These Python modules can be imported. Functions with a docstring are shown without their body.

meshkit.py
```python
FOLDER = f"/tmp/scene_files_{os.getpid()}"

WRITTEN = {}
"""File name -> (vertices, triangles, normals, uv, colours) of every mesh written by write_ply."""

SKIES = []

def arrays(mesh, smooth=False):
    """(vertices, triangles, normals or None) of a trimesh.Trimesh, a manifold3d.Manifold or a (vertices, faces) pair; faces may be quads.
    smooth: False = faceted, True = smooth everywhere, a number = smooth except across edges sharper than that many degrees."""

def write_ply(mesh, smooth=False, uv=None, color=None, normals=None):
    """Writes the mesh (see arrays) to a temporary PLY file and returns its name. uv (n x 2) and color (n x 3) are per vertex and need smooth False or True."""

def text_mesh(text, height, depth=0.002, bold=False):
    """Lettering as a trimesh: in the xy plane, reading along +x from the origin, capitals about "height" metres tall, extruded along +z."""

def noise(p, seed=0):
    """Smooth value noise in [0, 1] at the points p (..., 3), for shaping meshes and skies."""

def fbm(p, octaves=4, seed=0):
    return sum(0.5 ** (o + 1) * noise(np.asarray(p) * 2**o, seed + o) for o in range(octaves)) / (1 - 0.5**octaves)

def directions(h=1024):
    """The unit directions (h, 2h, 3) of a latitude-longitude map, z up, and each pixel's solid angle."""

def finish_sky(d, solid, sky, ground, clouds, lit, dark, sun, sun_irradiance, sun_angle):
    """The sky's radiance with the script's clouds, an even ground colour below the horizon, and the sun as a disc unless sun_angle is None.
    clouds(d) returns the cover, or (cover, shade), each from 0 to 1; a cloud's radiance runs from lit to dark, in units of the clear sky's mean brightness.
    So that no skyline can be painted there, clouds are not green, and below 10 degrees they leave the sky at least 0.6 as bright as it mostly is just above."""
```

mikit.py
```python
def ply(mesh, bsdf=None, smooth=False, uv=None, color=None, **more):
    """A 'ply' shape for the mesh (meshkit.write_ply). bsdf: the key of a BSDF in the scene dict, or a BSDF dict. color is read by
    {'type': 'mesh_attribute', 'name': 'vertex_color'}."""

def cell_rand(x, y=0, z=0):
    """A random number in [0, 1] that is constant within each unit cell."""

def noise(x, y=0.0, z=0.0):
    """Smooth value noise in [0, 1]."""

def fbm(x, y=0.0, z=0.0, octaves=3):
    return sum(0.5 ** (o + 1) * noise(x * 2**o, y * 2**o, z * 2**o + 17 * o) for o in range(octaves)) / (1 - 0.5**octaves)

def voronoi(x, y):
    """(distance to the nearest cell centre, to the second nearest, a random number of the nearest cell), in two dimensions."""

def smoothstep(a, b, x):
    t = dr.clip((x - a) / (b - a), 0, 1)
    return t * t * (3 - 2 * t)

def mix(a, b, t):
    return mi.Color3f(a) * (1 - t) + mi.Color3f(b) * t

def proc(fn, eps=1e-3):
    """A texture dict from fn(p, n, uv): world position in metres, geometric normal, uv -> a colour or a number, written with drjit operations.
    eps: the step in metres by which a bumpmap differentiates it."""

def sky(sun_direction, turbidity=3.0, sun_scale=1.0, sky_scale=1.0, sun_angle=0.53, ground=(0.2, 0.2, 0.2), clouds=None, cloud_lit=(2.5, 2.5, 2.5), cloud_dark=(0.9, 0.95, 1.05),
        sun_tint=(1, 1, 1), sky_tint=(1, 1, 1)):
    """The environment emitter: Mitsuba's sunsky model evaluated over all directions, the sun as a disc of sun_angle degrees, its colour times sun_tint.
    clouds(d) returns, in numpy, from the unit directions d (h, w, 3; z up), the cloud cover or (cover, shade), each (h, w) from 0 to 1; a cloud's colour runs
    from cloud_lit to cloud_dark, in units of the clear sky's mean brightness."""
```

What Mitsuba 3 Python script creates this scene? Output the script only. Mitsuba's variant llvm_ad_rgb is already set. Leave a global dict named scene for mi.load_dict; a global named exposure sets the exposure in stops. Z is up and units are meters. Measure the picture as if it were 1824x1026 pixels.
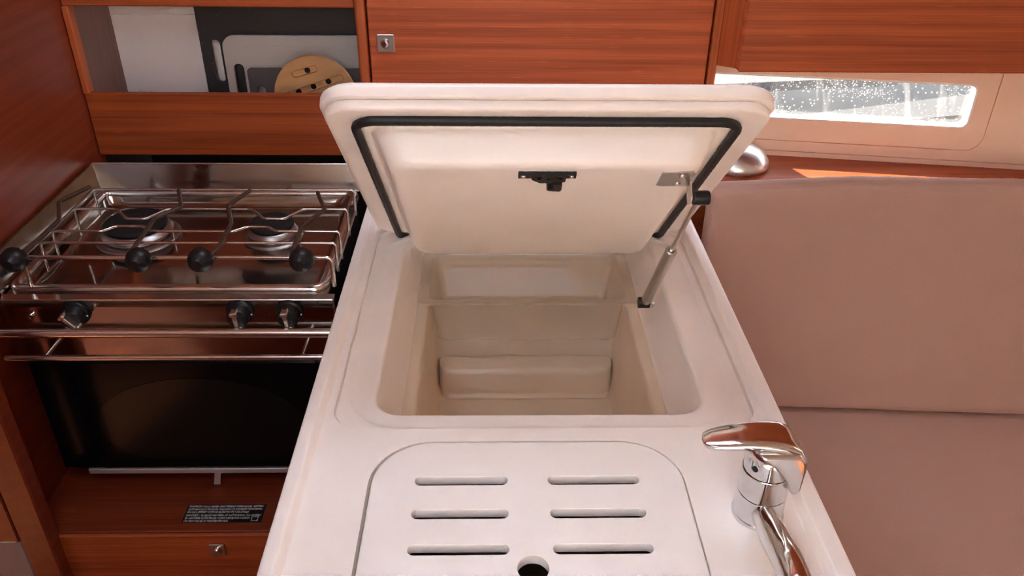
import math, random
import numpy as np
import trimesh, manifold3d as m3, drjit as dr
import mitsuba as mi, mikit, meshkit
from mikit import noise, fbm, voronoi, cell_rand, smoothstep, mix
from shapely.geometry import Polygon, Point, box as sbox, LineString
from shapely import affinity

random.seed(7); rng = np.random.default_rng(7)
T = mi.ScalarTransform4f
scene, labels = {}, {}

# ------------------------------------------------------------------ camera, sky, exposure
def camera_axes(pitch, yaw, roll):
    p, y, r = np.radians([pitch, yaw, roll])
    f = np.array([np.sin(y) * np.cos(p), np.cos(y) * np.cos(p), -np.sin(p)])
    right = np.array([np.cos(y), -np.sin(y), 0]); up = np.cross(right, f)
    return f, np.cos(r) * up - np.sin(r) * right
EYE = np.array([0, 0, 1.57])
f_, u_ = camera_axes(31.06, 1.6, 0.8)
scene['camera'] = {'type': 'perspective', 'fov_axis': 'x', 'fov': math.degrees(2 * math.atan(912 / 1473.0)), 'near_clip': 0.02, 'far_clip': 400.0,
                   'to_world': T().look_at(origin=EYE.tolist(), target=(EYE + f_).tolist(), up=u_.tolist())}

def overcast(d):
    n = meshkit.fbm(d * 2.5 + 5, 4, 3)
    return np.clip(0.80 + 0.5 * (n - 0.5), 0, 1), np.clip(1.6 * (n - 0.35), 0, 1)
scene['sky'] = mikit.sky((-0.25, 0.65, 0.72), turbidity=4, sun_scale=0.58, sky_scale=1.0, clouds=overcast, cloud_lit=(2.12, 2.32, 2.6), cloud_dark=(1.3, 1.42, 1.6), ground=(0.2, 0.2, 0.2))
exposure = 4.93

# ------------------------------------------------------------------ materials
def rgb(*c): return {'type': 'rgb', 'value': [float(x) for x in c]}
def princ(c, rough=0.4, **k):
    d = {'type': 'principled', 'base_color': rgb(*c) if isinstance(c, (tuple, list)) else c, 'roughness': rough}
    d.update(k); return d
def two(d): return {'type': 'twosided', 'bsdf': d}

def wood_fn(axis, light, dark):
    def fn(p, n, uv):
        c = [p.x, p.y, p.z]
        u = c.pop(axis); v, w = c
        v2 = v + 0.004 * (noise(u * 3.0, v * 9, w * 9) - 0.5)
        g = fbm(u * 2.2, v2 * 75, w * 75, 4)
        s = noise(u * 7.0, v * 480, w * 480)
        b = noise(u * 0.8, v * 9, w * 9)
        flecks = smoothstep(0.80, 0.93, noise(u * 22.0, v * 330 + 7, w * 330))
        t = dr.clip(smoothstep(0.28, 0.72, g) * 0.5 + (s - 0.5) * 0.5 + (b - 0.5) * 0.30 + 0.27, 0, 1)
        return mix(mix(dark, light, t), (light[0] * 1.35, light[1] * 1.5, light[2] * 1.6), flecks * 0.30)
    return mikit.proc(fn)
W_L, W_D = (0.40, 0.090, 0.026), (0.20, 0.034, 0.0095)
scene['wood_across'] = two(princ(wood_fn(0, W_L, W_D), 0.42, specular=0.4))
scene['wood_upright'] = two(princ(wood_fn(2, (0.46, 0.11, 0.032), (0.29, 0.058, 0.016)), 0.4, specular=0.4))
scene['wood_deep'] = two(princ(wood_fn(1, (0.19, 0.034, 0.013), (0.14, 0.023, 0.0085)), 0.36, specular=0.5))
scene['wood_door_lit'] = two(princ(wood_fn(0, (0.52, 0.120, 0.038), (0.28, 0.050, 0.015)), 0.42, specular=0.4))  # door copy of the wood, lightened to paint in the light there
scene['wood_rack_shaded'] = two(princ(wood_fn(0, (0.32, 0.064, 0.016), (0.165, 0.025, 0.006)), 0.42, specular=0.35))  # rack board copy, its weaker light mixed into a darker colour
scene['wood_shelf_shaded'] = two(princ(wood_fn(0, (0.19, 0.034, 0.010), (0.12, 0.019, 0.006)), 0.42, specular=0.4))  # recess shelf copy of the wood, shade put into its colour
scene['wood_brown'] = two(princ(wood_fn(2, (0.20, 0.095, 0.07), (0.15, 0.068, 0.05)), 0.45))

def gel_fn(a, b):
    def fn(p, n, uv):
        t = smoothstep(0.35, 0.7, fbm(p.x * 7, p.y * 7, p.z * 7, 3))
        return mix(a, b, t)
    return mikit.proc(fn)
def smear_fn(lo, hi):
    def fn(p, n, uv):
        t = smoothstep(0.45, 0.62, fbm(p.x * 26 + 3, p.y * 26, 1.0, 3))
        return lo + (hi - lo) * t
    return mikit.proc(fn)
scene['gelcoat'] = two(princ(gel_fn((0.81, 0.762, 0.722), (0.775, 0.722, 0.678)), 0.3, specular=0.5, clearcoat=0.35, clearcoat_gloss=0.85))
scene['board_white'] = two(princ(gel_fn((0.81, 0.772, 0.74), (0.78, 0.74, 0.705)), smear_fn(0.30, 0.18), specular=0.55))
scene['liner_plastic'] = two(princ(gel_fn((0.66, 0.545, 0.425), (0.62, 0.505, 0.385)), 0.28, specular=0.5))  # cream plastic, its tan deepened to stand for shade down in the tub
scene['lid_plastic'] = two(princ(gel_fn((0.80, 0.745, 0.70), (0.775, 0.715, 0.665)), 0.22, specular=0.5, clearcoat=0.3, clearcoat_gloss=0.9))
scene['rubber'] = two(princ((0.010, 0.011, 0.012), 0.45, specular=0.3))
scene['black_plastic'] = two(princ((0.007, 0.007, 0.008), 0.36, specular=0.35))
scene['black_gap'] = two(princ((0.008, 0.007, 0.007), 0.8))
scene['marking_white'] = two(princ((0.72, 0.70, 0.68), 0.5))
scene['chrome'] = two(princ((0.66, 0.655, 0.66), 0.08, metallic=1.0))
def steel_rough(p, n, uv):
    return 0.08 + 0.08 * smoothstep(0.4, 0.75, fbm(p.x * 14, p.y * 30, p.z * 30, 3))
def steel_tint(p, n, uv):
    t = smoothstep(0.3, 0.75, fbm(p.x * 9, p.y * 14, p.z * 14, 3))
    return mix((0.42, 0.385, 0.355), (0.31, 0.28, 0.255), t)
scene['steel'] = two(princ(mikit.proc(steel_tint), mikit.proc(steel_rough), metallic=1.0))
scene['steel_polished'] = two(princ((0.72, 0.68, 0.63), 0.20, metallic=1.0))
scene['steel_satin'] = two(princ((0.60, 0.58, 0.55), 0.28, metallic=1.0))
scene['lamp_metal'] = two(princ((0.78, 0.79, 0.80), 0.3, metallic=1.0))
scene['rod_bronze'] = two(princ((0.085, 0.056, 0.043), 0.4, metallic=0.6))
scene['burner_black'] = two(princ((0.012, 0.011, 0.011), 0.7, specular=0.25))
scene['burner_alloy'] = two(princ((0.42, 0.39, 0.37), 0.34, metallic=1.0))
scene['oven_glass'] = two(princ((0.003, 0.003, 0.0035), 0.16, specular=0.08))
scene['oven_window'] = two(princ((0.006, 0.0056, 0.0056), 0.16, specular=0.12))
scene['alloy_strip'] = two(princ((0.55, 0.52, 0.52), 0.4, metallic=0.6))

def fabric_fn(p, n, uv):
    weave = noise(p.x * 420, p.y * 420, p.z * 420)
    t = fbm(p.x * 6, p.y * 6, p.z * 6, 3)
    return mix((0.44, 0.29, 0.24), (0.395, 0.255, 0.21), t * 0.7 + weave * 0.3)
def weave_h(p, n, uv): return noise(p.x * 500, p.y * 500, p.z * 500)
scene['fabric'] = two({'type': 'bumpmap', 'arbitrary': {**mikit.proc(weave_h, 4e-4)}, 'scale': 0.0003, 'bsdf': princ(mikit.proc(fabric_fn), 0.85, sheen=0.4, specular=0.2)})
def liner_fn(p, n, uv):
    return mix((0.86, 0.64, 0.505), (0.835, 0.61, 0.47), fbm(p.x * 5, p.y * 5, p.z * 5, 3))
scene['hull_liner'] = two(princ(mikit.proc(liner_fn), 0.42))
scene['sill_white'] = two(princ((0.85, 0.83, 0.80), 0.4))
scene['headliner'] = two(princ((0.82, 0.765, 0.695), 0.7))
scene['niche_white'] = two(princ((0.84, 0.78, 0.76), 0.45))
scene['floor_wood'] = two(princ(wood_fn(1, (0.30, 0.13, 0.065), (0.20, 0.075, 0.035)), 0.4))
scene['grey_laminate'] = two(princ((0.30, 0.27, 0.27), 0.6))
def board_dark_fn(p, n, uv):
    sp = smoothstep(0.93, 0.97, noise(p.x * 230, p.y * 230, p.z * 230))
    return mix((0.030, 0.029, 0.031), (0.10, 0.10, 0.10), sp)
scene['board_charcoal'] = two(princ(mikit.proc(board_dark_fn), 0.5))
scene['board_grey'] = two(princ((0.085, 0.075, 0.078), 0.5))
scene['board_translucent'] = two(princ((0.50, 0.47, 0.45), 0.4))
def bamboo_fn(p, n, uv):
    u = p.x * 0.92 + p.z * 0.39; v = -p.x * 0.39 + p.z * 0.92
    g = fbm(u * 9, v * 160, 2.0, 3); band = cell_rand(dr.floor(v / 0.018))
    return mix((0.62, 0.36, 0.165), (0.46, 0.235, 0.095), g * 0.65 + band * 0.3)
scene['bamboo'] = two(princ(mikit.proc(bamboo_fn), 0.45))
scene['bamboo_groove'] = two(princ((0.36, 0.18, 0.075), 0.6))
def dirt_w(p, n, uv):
    u, v = p.x * 260, p.z * 260
    d1, _, r = voronoi(u, v)
    d2, _, r2 = voronoi(u * 0.45 + 11, v * 0.45)
    clump = smoothstep(0.35, 0.65, fbm(p.x * 16, p.z * 26, 3.0, 3))
    specks = (1 - smoothstep(0.10, 0.30, d1)) * smoothstep(0.60, 0.8, r) * clump + (1 - smoothstep(0.06, 0.2, d2)) * smoothstep(0.6, 0.75, r2)
    streak = smoothstep(0.56, 0.8, fbm(p.x * 60 + p.z * 14, p.z * 9, 4.0, 3)) * 0.45
    film = 0.015 + 0.035 * fbm(p.x * 12, p.z * 16, 9.0, 3)
    return dr.clip(specks * 0.9 + streak * 0.25 + film, 0, 0.95)
scene['window_pane'] = {'type': 'blendbsdf', 'weight': mikit.proc(dirt_w), 'a': {'type': 'thindielectric', 'int_ior': 1.49},
                        'b': {'type': 'principledthin', 'base_color': rgb(0.9, 0.92, 0.92), 'roughness': 0.6, 'diff_trans': 1.5}}
scene['clear_plastic'] = {'type': 'blendbsdf', 'weight': 0.16, 'a': {'type': 'thindielectric', 'int_ior': 1.5},
                          'b': {'type': 'principledthin', 'base_color': rgb(0.72, 0.66, 0.56), 'roughness': 0.5, 'diff_trans': 1.0}}
scene['water_grey'] = two(princ((0.009, 0.0105, 0.0115), 0.6, specular=0.05))
scene['dock_grey'] = two(princ(gel_fn((0.0165, 0.0175, 0.0168), (0.0122, 0.0134, 0.0133)), 0.8))
scene['deck_pale'] = two(princ((0.026, 0.0255, 0.0235), 0.7))

# ------------------------------------------------------------------ mesh helpers
def add(key, mesh, bsdf, smooth=False, label=None, category=None, group=None, kind=None, **more):
    scene[key] = mikit.ply(mesh, bsdf, smooth=smooth, **more)
    tag(key, label, category, group, kind)
    return key
def tag(key, label=None, category=None, group=None, kind=None):
    e = {k: v for k, v in (('label', label), ('category', category), ('group', group), ('kind', kind)) if v}
    if e: labels[key] = e
def cat(*ms): return trimesh.util.concatenate(list(ms))
def to_man(t):
    return m3.Manifold(m3.Mesh(vert_properties=np.asarray(t.vertices, np.float32), tri_verts=np.asarray(t.faces, np.uint32)))
def to_tri(m):
    q = m.to_mesh(); return trimesh.Trimesh(np.array(q.vert_properties[:, :3]), np.array(q.tri_verts), process=False)
def bx(x0, x1, y0, y1, z0, z1):
    t = trimesh.creation.box((x1 - x0, y1 - y0, z1 - z0)); t.apply_translation(((x0 + x1) / 2, (y0 + y1) / 2, (z0 + z1) / 2)); return t
def cb(x0, x1, y0, y1, z0, z1, c=0.0015):
    """A box with chamfered edges."""
    pts = []
    for sx in (0, 1):
        for sy in (0, 1):
            for sz in (0, 1):
                X, Y, Z = (x0, x1)[sx], (y0, y1)[sy], (z0, z1)[sz]
                dx, dy, dz = c * (1 - 2 * sx), c * (1 - 2 * sy), c * (1 - 2 * sz)
                pts += [(X, Y + dy, Z + dz), (X + dx, Y, Z + dz), (X + dx, Y + dy, Z)]
    return trimesh.convex.convex_hull(np.array(pts))
def rbox(x0, x1, y0, y1, z0, z1, r, seg=16):
    s = m3.Manifold.sphere(r, seg)
    ms = [s.translate((x, y, z)) for x in (x0 + r, x1 - r) for y in (y0 + r, y1 - r) for z in (z0 + r, z1 - r)]
    return to_tri(m3.Manifold.batch_hull(ms))
def rr(x0, x1, y0, y1, r, n=10):
    """Rounded rectangle, counter-clockwise, 4(n+1) points."""
    out = []
    for cx, cy, a0 in ((x1 - r, y1 - r, 0), (x0 + r, y1 - r, 90), (x0 + r, y0 + r, 180), (x1 - r, y0 + r, 270)):
        a = np.radians(a0 + np.linspace(0, 90, n + 1)); out.append(np.stack([cx + r * np.cos(a), cy + r * np.sin(a)], 1))
    return np.vstack(out)
def ring(p2, z): return np.column_stack([p2, np.full(len(p2), z)])
def loft(rings, cap0=True, cap1=True, closed=True):
    rings = [np.asarray(r, float) for r in rings]; n = len(rings[0]); v = np.vstack(rings); f = []
    i = np.arange(n if closed else n - 1); j = (i + 1) % n
    for k in range(len(rings) - 1):
        a, b = k * n, (k + 1) * n
        f += [np.stack([a + i, a + j, b + j], 1), np.stack([a + i, b + j, b + i], 1)]
    extra = []
    if cap0: extra.append(rings[0].mean(0)); c = len(v); f.append(np.stack([i * 0 + c, j, i], 1))
    if cap1: extra.append(rings[-1].mean(0)); c = len(v) + len(extra) - 1; b = (len(rings) - 1) * n; f.append(np.stack([i * 0 + c, b + i, b + j], 1))
    if extra: v = np.vstack([v, np.array(extra)])
    t = trimesh.Trimesh(v, np.vstack(f), process=False)
    if cap0 and cap1 and t.volume < 0: t.invert()
    return t
def prism(poly, z0, z1):
    t = trimesh.creation.extrude_polygon(poly, z1 - z0, engine='earcut'); t.apply_translation((0, 0, z0)); return t
def upright(poly, y0, y1):
    """A polygon drawn in x and z, given the depth y0 to y1."""
    t = trimesh.creation.extrude_polygon(poly, y1 - y0, engine='earcut')
    v = t.vertices.copy(); t.vertices = np.column_stack([v[:, 0], y1 - v[:, 2], v[:, 1]]); return t
def rounded_path(pts, r, n=6):
    pts = [np.asarray(p, float) for p in pts]; out = [pts[0]]
    for a, b, c in zip(pts, pts[1:], pts[2:]):
        u, w = a - b, c - b; lu, lw = np.linalg.norm(u), np.linalg.norm(w)
        d = min(r, 0.45 * lu, 0.45 * lw); p, q = b + u / lu * d, b + w / lw * d
        for t in np.linspace(0, 1, n): out.append((1 - t) ** 2 * p + 2 * t * (1 - t) * b + t * t * q)
    out.append(pts[-1]); return np.array(out)
def tube(path, r, seg=10, closed=False, squash=None):
    P = np.asarray(path, float); n = len(P)
    R = np.full(n, r) if np.isscalar(r) else np.asarray(r)
    tan = np.roll(P, -1, 0) - np.roll(P, 1, 0)
    if not closed: tan[0], tan[-1] = P[1] - P[0], P[-1] - P[-2]
    tan /= np.linalg.norm(tan, axis=1, keepdims=True)
    ref = np.array([0, 0, 1.0]) if abs(tan[0][2]) < 0.9 else np.array([1.0, 0, 0])
    a = np.cross(tan[0], ref); a /= np.linalg.norm(a); rings = []; ang = np.arange(seg) * 2 * np.pi / seg
    for i in range(n):
        a = a - tan[i] * (a @ tan[i]); a /= np.linalg.norm(a); b = np.cross(tan[i], a)
        rings.append(P[i] + R[i] * (np.cos(ang)[:, None] * a + np.sin(ang)[:, None] * b))
    if closed: rings.append(rings[0])
    return loft(rings, not closed, not closed)
def lathe(profile, origin, axis=(0, 0, 1), seg=40):
    t = trimesh.creation.revolve(np.asarray(profile, float), sections=seg)
    if t.volume < 0: t.invert()
    t.apply_transform(trimesh.geometry.align_vectors([0, 0, 1], np.asarray(axis, float) / np.linalg.norm(axis))); t.apply_translation(origin); return t
def rod(p, q, r, seg=14): return tube([p, q], r, seg)
def ball(c, r, sub=2, scale=(1, 1, 1)):
    s = trimesh.creation.icosphere(sub, r); s.apply_scale(scale); s.apply_translation(c); return s
def mapped(t, fn):
    t = t.copy(); t.vertices = fn(np.asarray(t.vertices)); return t
def capsule(x0, x1, y, r): return LineString([(x0 + r, y), (x1 - r, y)]).buffer(r, quad_segs=8)

# ------------------------------------------------------------------ the room
LX = -0.775            # face of the left bulkhead
BY = 1.55              # plane of the cabinet fronts
add('floor', bx(-2.0, 1.9, -1.8, 1.9, -0.05, 0.0), 'floor_wood', label='brown wooden cabin sole under the galley', kind='structure')
ceil = sbox(-2.0, -1.8, 1.9, 1.62).union(sbox(-2.0, 1.6, 0.45, 1.83))
for h in ((-0.75, -1.65, 0.50, -0.75), (-0.62, -0.10, -0.10, 0.42), (-0.28, 1.06, 0.36, 1.42)):  # unseen openings, placed and sized to bring daylight onto lid and door
    ceil = ceil.difference(sbox(*h))
add('ceiling', prism(ceil, 1.96, 1.99), 'headliner', label='off-white cabin headliner with deck hatch openings placed for the light', kind='structure')
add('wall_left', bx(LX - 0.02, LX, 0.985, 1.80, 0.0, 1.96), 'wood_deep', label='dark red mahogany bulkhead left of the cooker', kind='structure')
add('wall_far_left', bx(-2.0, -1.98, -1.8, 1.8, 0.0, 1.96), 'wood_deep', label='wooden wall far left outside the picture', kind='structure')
add('wall_right', bx(1.88, 1.9, -1.8, 1.6, 0.0, 1.96), 'headliner', label='white wall far right outside the picture', kind='structure')
rear = sbox(-2.0, 0.0, 1.9, 1.96)
add('light_blocker', cb(-1.60, -0.28, -0.50, 0.10, 0.0, 1.32, 0.004), 'wood_deep', label='added dark wooden block behind the camera that keeps light off the cooker', category='cabinet')  # unseen block, added to keep low light off the cooker recess
add('wall_rear', upright(rear, -1.82, -1.8), 'headliner', label='white rear bulkhead behind the camera', kind='structure')
# back wall behind cooker, worktop and settee
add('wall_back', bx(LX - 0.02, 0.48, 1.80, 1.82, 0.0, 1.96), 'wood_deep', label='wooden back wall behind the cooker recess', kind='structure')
add('trim_1', cb(0.37, 1.45, 1.545, 1.56, 0.0, 0.922), 'wood_across', label='wooden panel below the hull window behind the settee', kind='structure')
add('trim_1__ledge', cb(0.43, 1.45, 1.455, 1.66, 0.916, 0.932, 0.003), 'wood_across')

# hull wall, turned a little so that its right end comes nearer
WA = math.atan(0.15)
W0 = np.array([0.527, 1.60, 0.0])
def hull(v):
    c, s = math.cos(-WA), math.sin(-WA)
    return np.column_stack([W0[0] + c * v[:, 0] - s * v[:, 1], W0[1] + s * v[:, 0] + c * v[:, 1], v[:, 2]])
def rrp(x0, x1, z0, z1, r): return Polygon(rr(x0, x1, z0, z1, r, 8))
wx0, wx1, wz0, wz1 = -0.22, 0.412, 1.010, 1.0985
opening = rrp(wx0, wx1, wz0, wz1, 0.016)
wallp = sbox(-0.35, 0.925, 1.3, 1.96).difference(opening)
add('wall_hull', mapped(upright(wallp, 0.0, 0.017), hull), 'hull_liner', label='beige moulded hull side lining around the window', kind='structure')
plate = rrp(wx0 - 0.04, wx1 + 0.034, wz0 - 0.044, wz1 + 0.045, 0.030)
skin = sbox(-0.35, 0.9435, 1.3, 1.96).difference(plate.buffer(0.0016))
add('wall_hull__skin', mapped(upright(skin, -0.0042, 0.001), hull), 'hull_liner')
add('wall_hull__lower_strip', mapped(upright(sbox(-0.35, 0.9265, 1.3, 0.9418), -0.0042, 0.001), hull), 'hull_liner')
add('wall_hull__lower_panel', mapped(upright(sbox(-0.06, 0.0, 1.3, 0.92), 0.004, 0.017), hull), 'wood_deep')
# window_1: trim plate, bright reveal, dirty pane
plate = plate.difference(opening)
add('window_1__frame', mapped(upright(plate, -0.0042, -0.0004), hull), 'hull_liner')
lip = opening.buffer(-0.0002).difference(rrp(wx0 + 0.004, wx1 - 0.004, wz0 + 0.0025, wz1 - 0.004, 0.012))
add('window_1__reveal', mapped(upright(lip, -0.0035, 0.024), hull), 'sill_white', label='white sunlit window reveal')
add('window_1__pane', mapped(trimesh.Trimesh([[wx0, 0.0195, wz0], [wx1, 0.0195, wz0], [wx1, 0.0195, wz1], [wx0, 0.0195, wz1]], [[0, 1, 2], [0, 2, 3]], process=False), hull), 'window_pane', label='salt-spotted glass pane')
tag('window_1', 'narrow cabin window with salt-spotted glass in the beige hull lining', kind='structure')

# what stands outside the window
add('sea', bx(-40, 60, 2.6, 120, -0.6, -0.55), 'water_grey', label='grey harbour water outside the cabin window', kind='structure')
pp = Polygon([(0.2, 3.90), (1.67, 4.49), (3.6, 5.14), (3.6, 4.75), (2.15, 4.40), (1.2, 4.10)])
add('pontoon', prism(pp, -0.30, 0.0), 'dock_grey', label='grey floating pontoon seen through the cabin window', category='dock')
gp_ = Polygon([(0.3, 4.92), (1.42, 5.09), (2.65, 5.275), (2.20, 5.36), (1.45, 5.345), (0.3, 5.30)])
add('boat_boom', prism(gp_, -0.06, 0.0), 'deck_pale', label='pale boat boom in the upper left of the cabin window', category='boat_boom')  # pale beam outside, taken for a boom of the neighbouring boat

# ------------------------------------------------------------------ plate rack recess and lockers above
c = 1.0333
add('plate_rack__front_board', cb(LX + 0.001, -0.2490, BY, BY + 0.016, 0.943, 1.0665, 0.002), 'wood_rack_shaded')
add('plate_rack__top_board', cb(LX + 0.001, -0.2490, BY, BY + 0.016, 1.228, 1.95, 0.002), 'wood_across')
add('plate_rack__side_trim', cb(LX + 0.001, LX + 0.013, BY - 0.004, BY + 0.02, 1.0665, 1.228, 0.002), 'wood_upright')
add('plate_rack__side_panel', cb(LX + 0.0005, LX + 0.006, BY + 0.02, 1.728, 0.95, 1.5, 0.0005), 'wood_brown')
back = sbox(LX + 0.001, 0.945, -0.2505, 1.5)
add('plate_rack__back_panel', upright(back, 1.728, 1.738), 'niche_white')
add('plate_rack__seam_strip', cb(LX + 0.007, -0.5, 1.7225, 1.729, 1.1725, 1.1745, 0.0005), 'niche_white')
add('plate_rack__shelf', cb(LX + 0.006, -0.2505, BY + 0.016, 1.728, 0.945, 0.957, 0.001), 'wood_across')
tag('plate_rack', 'open wooden rack recess holding cutting boards above the cooker', 'shelf')

def board(key, x0, x1, z0, z1, y0, y1, r, holes, bsdf, label, rx=-0.0):
    poly = rrp(x0, x1, z0, z1, r)
    for h in holes: poly = poly.difference(h)
    m = to_tri(to_man(upright(poly, y0, y1)))
    add(key, m, bsdf, smooth=30, label=label, category='cutting board')
def vcap(x, z0, z1, r, lean=0.0): return LineString([(x, z0 + r), (x + lean, z1 - r)]).buffer(r, quad_segs=8)
board('cutting_board', -0.5905, -0.235, 0.958, 1.208, 1.700, 1.708, 0.004, [vcap(-0.5600, 1.044, 1.131, 0.0092)], 'board_charcoal', 'large charcoal cutting board standing at the back of the rack')
board('cutting_board_001', -0.539, -0.236, 0.958, 1.1455, 1.676, 1.684, 0.024, [vcap(-0.513, 0.97, 1.0895, 0.0105)], 'board_translucent', 'milky white plastic cutting board in front of the charcoal one')
g0 = LineString(rr(-0.472, -0.244, 0.99, 1.1225, 0.014, 6).tolist() + [rr(-0.472, -0.244, 0.99, 1.1225, 0.014, 6)[0].tolist()])
add('cutting_board_001__juice_groove', upright(g0.buffer(0.0022), 1.6752, 1.6762), 'board_translucent')
board('cutting_board_002', -0.491, -0.25, 0.958, 1.0865, 1.654, 1.660, 0.008, [vcap(-0.4675, 0.985, 1.0505, 0.0085)], 'board_grey', 'small dark grey cutting board beside the round bamboo trivet')
# round trivet with slots and dark holes
tx, tz, tr = -0.3545, 1.0382, 0.0810
disc = Point(tx, tz).buffer(tr, quad_segs=24)
def seg_(ax, az, bx_, bz, r=0.0075): return LineString([(ax, az), (bx_, bz)]).buffer(r, quad_segs=8)
slots = [seg_(-0.3895, 1.083, -0.352, 1.0935), seg_(-0.412, 1.038, -0.302, 1.076), seg_(-0.42, 0.985, -0.30, 1.025)]
for s in slots: assert s.area > 0
body = to_man(upright(disc, 1.628, 1.640))
for s in slots: body = body - to_man(upright(s, 1.60, 1.632))
for i, s in enumerate(slots):
    add('trivet__groove' + (f'_{i:03d}' if i else ''), upright(s.difference(s.buffer(-0.0014)).intersection(disc.buffer(-0.001)), 1.6277, 1.6325), 'bamboo_groove')
holes = [(-0.3655, 1.0895), (-0.3875, 1.0465), (-0.357, 1.057), (-0.3265, 1.0675)]
for hx, hz in holes: body = body - to_man(upright(Point(hx, hz).buffer(0.0058), 1.60, 1.66))
add('trivet__board', to_tri(body), 'bamboo', smooth=30)
for i, (hx, hz) in enumerate(holes):
    add('trivet__peg' + (f'_{i:03d}' if i else ''), lathe([(0, 0), (0.0056, 0), (0.0056, 0.005), (0, 0.005)], (hx, 1.634, hz), (0, 1, 0), 20), 'black_plastic', smooth=30)
tag('trivet', 'round bamboo trivet with grooves and dark pegs leaning on the boards', 'trivet')

def latch(prefix, x, y, z, w):
    add(prefix + 'latch_plate' if prefix.endswith('__') else prefix, cb(x - w / 2, x + w / 2, y - 0.004, y, z - w / 2, z + w / 2, 0.0015), 'steel_satin', label='square chrome latch plate')
    add(prefix + 'latch_button', lathe([(0, 0.0075), (0.006, 0.0065), (0.0088, 0.003), (0.0088, -0.001), (0, -0.001)], (x, y - 0.004, z), (0, -1, 0), 28), 'chrome', smooth=40, label='round chrome push button')
# middle locker
add('middle_locker__stile', rbox(-0.2485, -0.2305, BY - 0.012, BY + 0.02, 0.93, 1.95, 0.006, 12), 'wood_upright', smooth=40)
add('middle_locker__stile_001', cb(0.4095, 0.4245, BY - 0.004, BY + 0.02, 0.93, 1.95, 0.002), 'wood_upright')
add('middle_locker__door', cb(-0.2272, 0.4055, BY - 0.002, BY + 0.016, 0.95, 1.95, 0.002), 'wood_door_lit')
add('middle_locker__carcass', cat(bx(-0.2495, 0.4245, BY + 0.018, BY + 0.026, 0.93, 1.95)), 'black_gap')
latch('middle_locker__', -0.1965, BY - 0.002, 1.1665, 0.0325)
tag('middle_locker', 'wooden locker with square chrome latch above the open fridge lid', 'cabinet')
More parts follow.
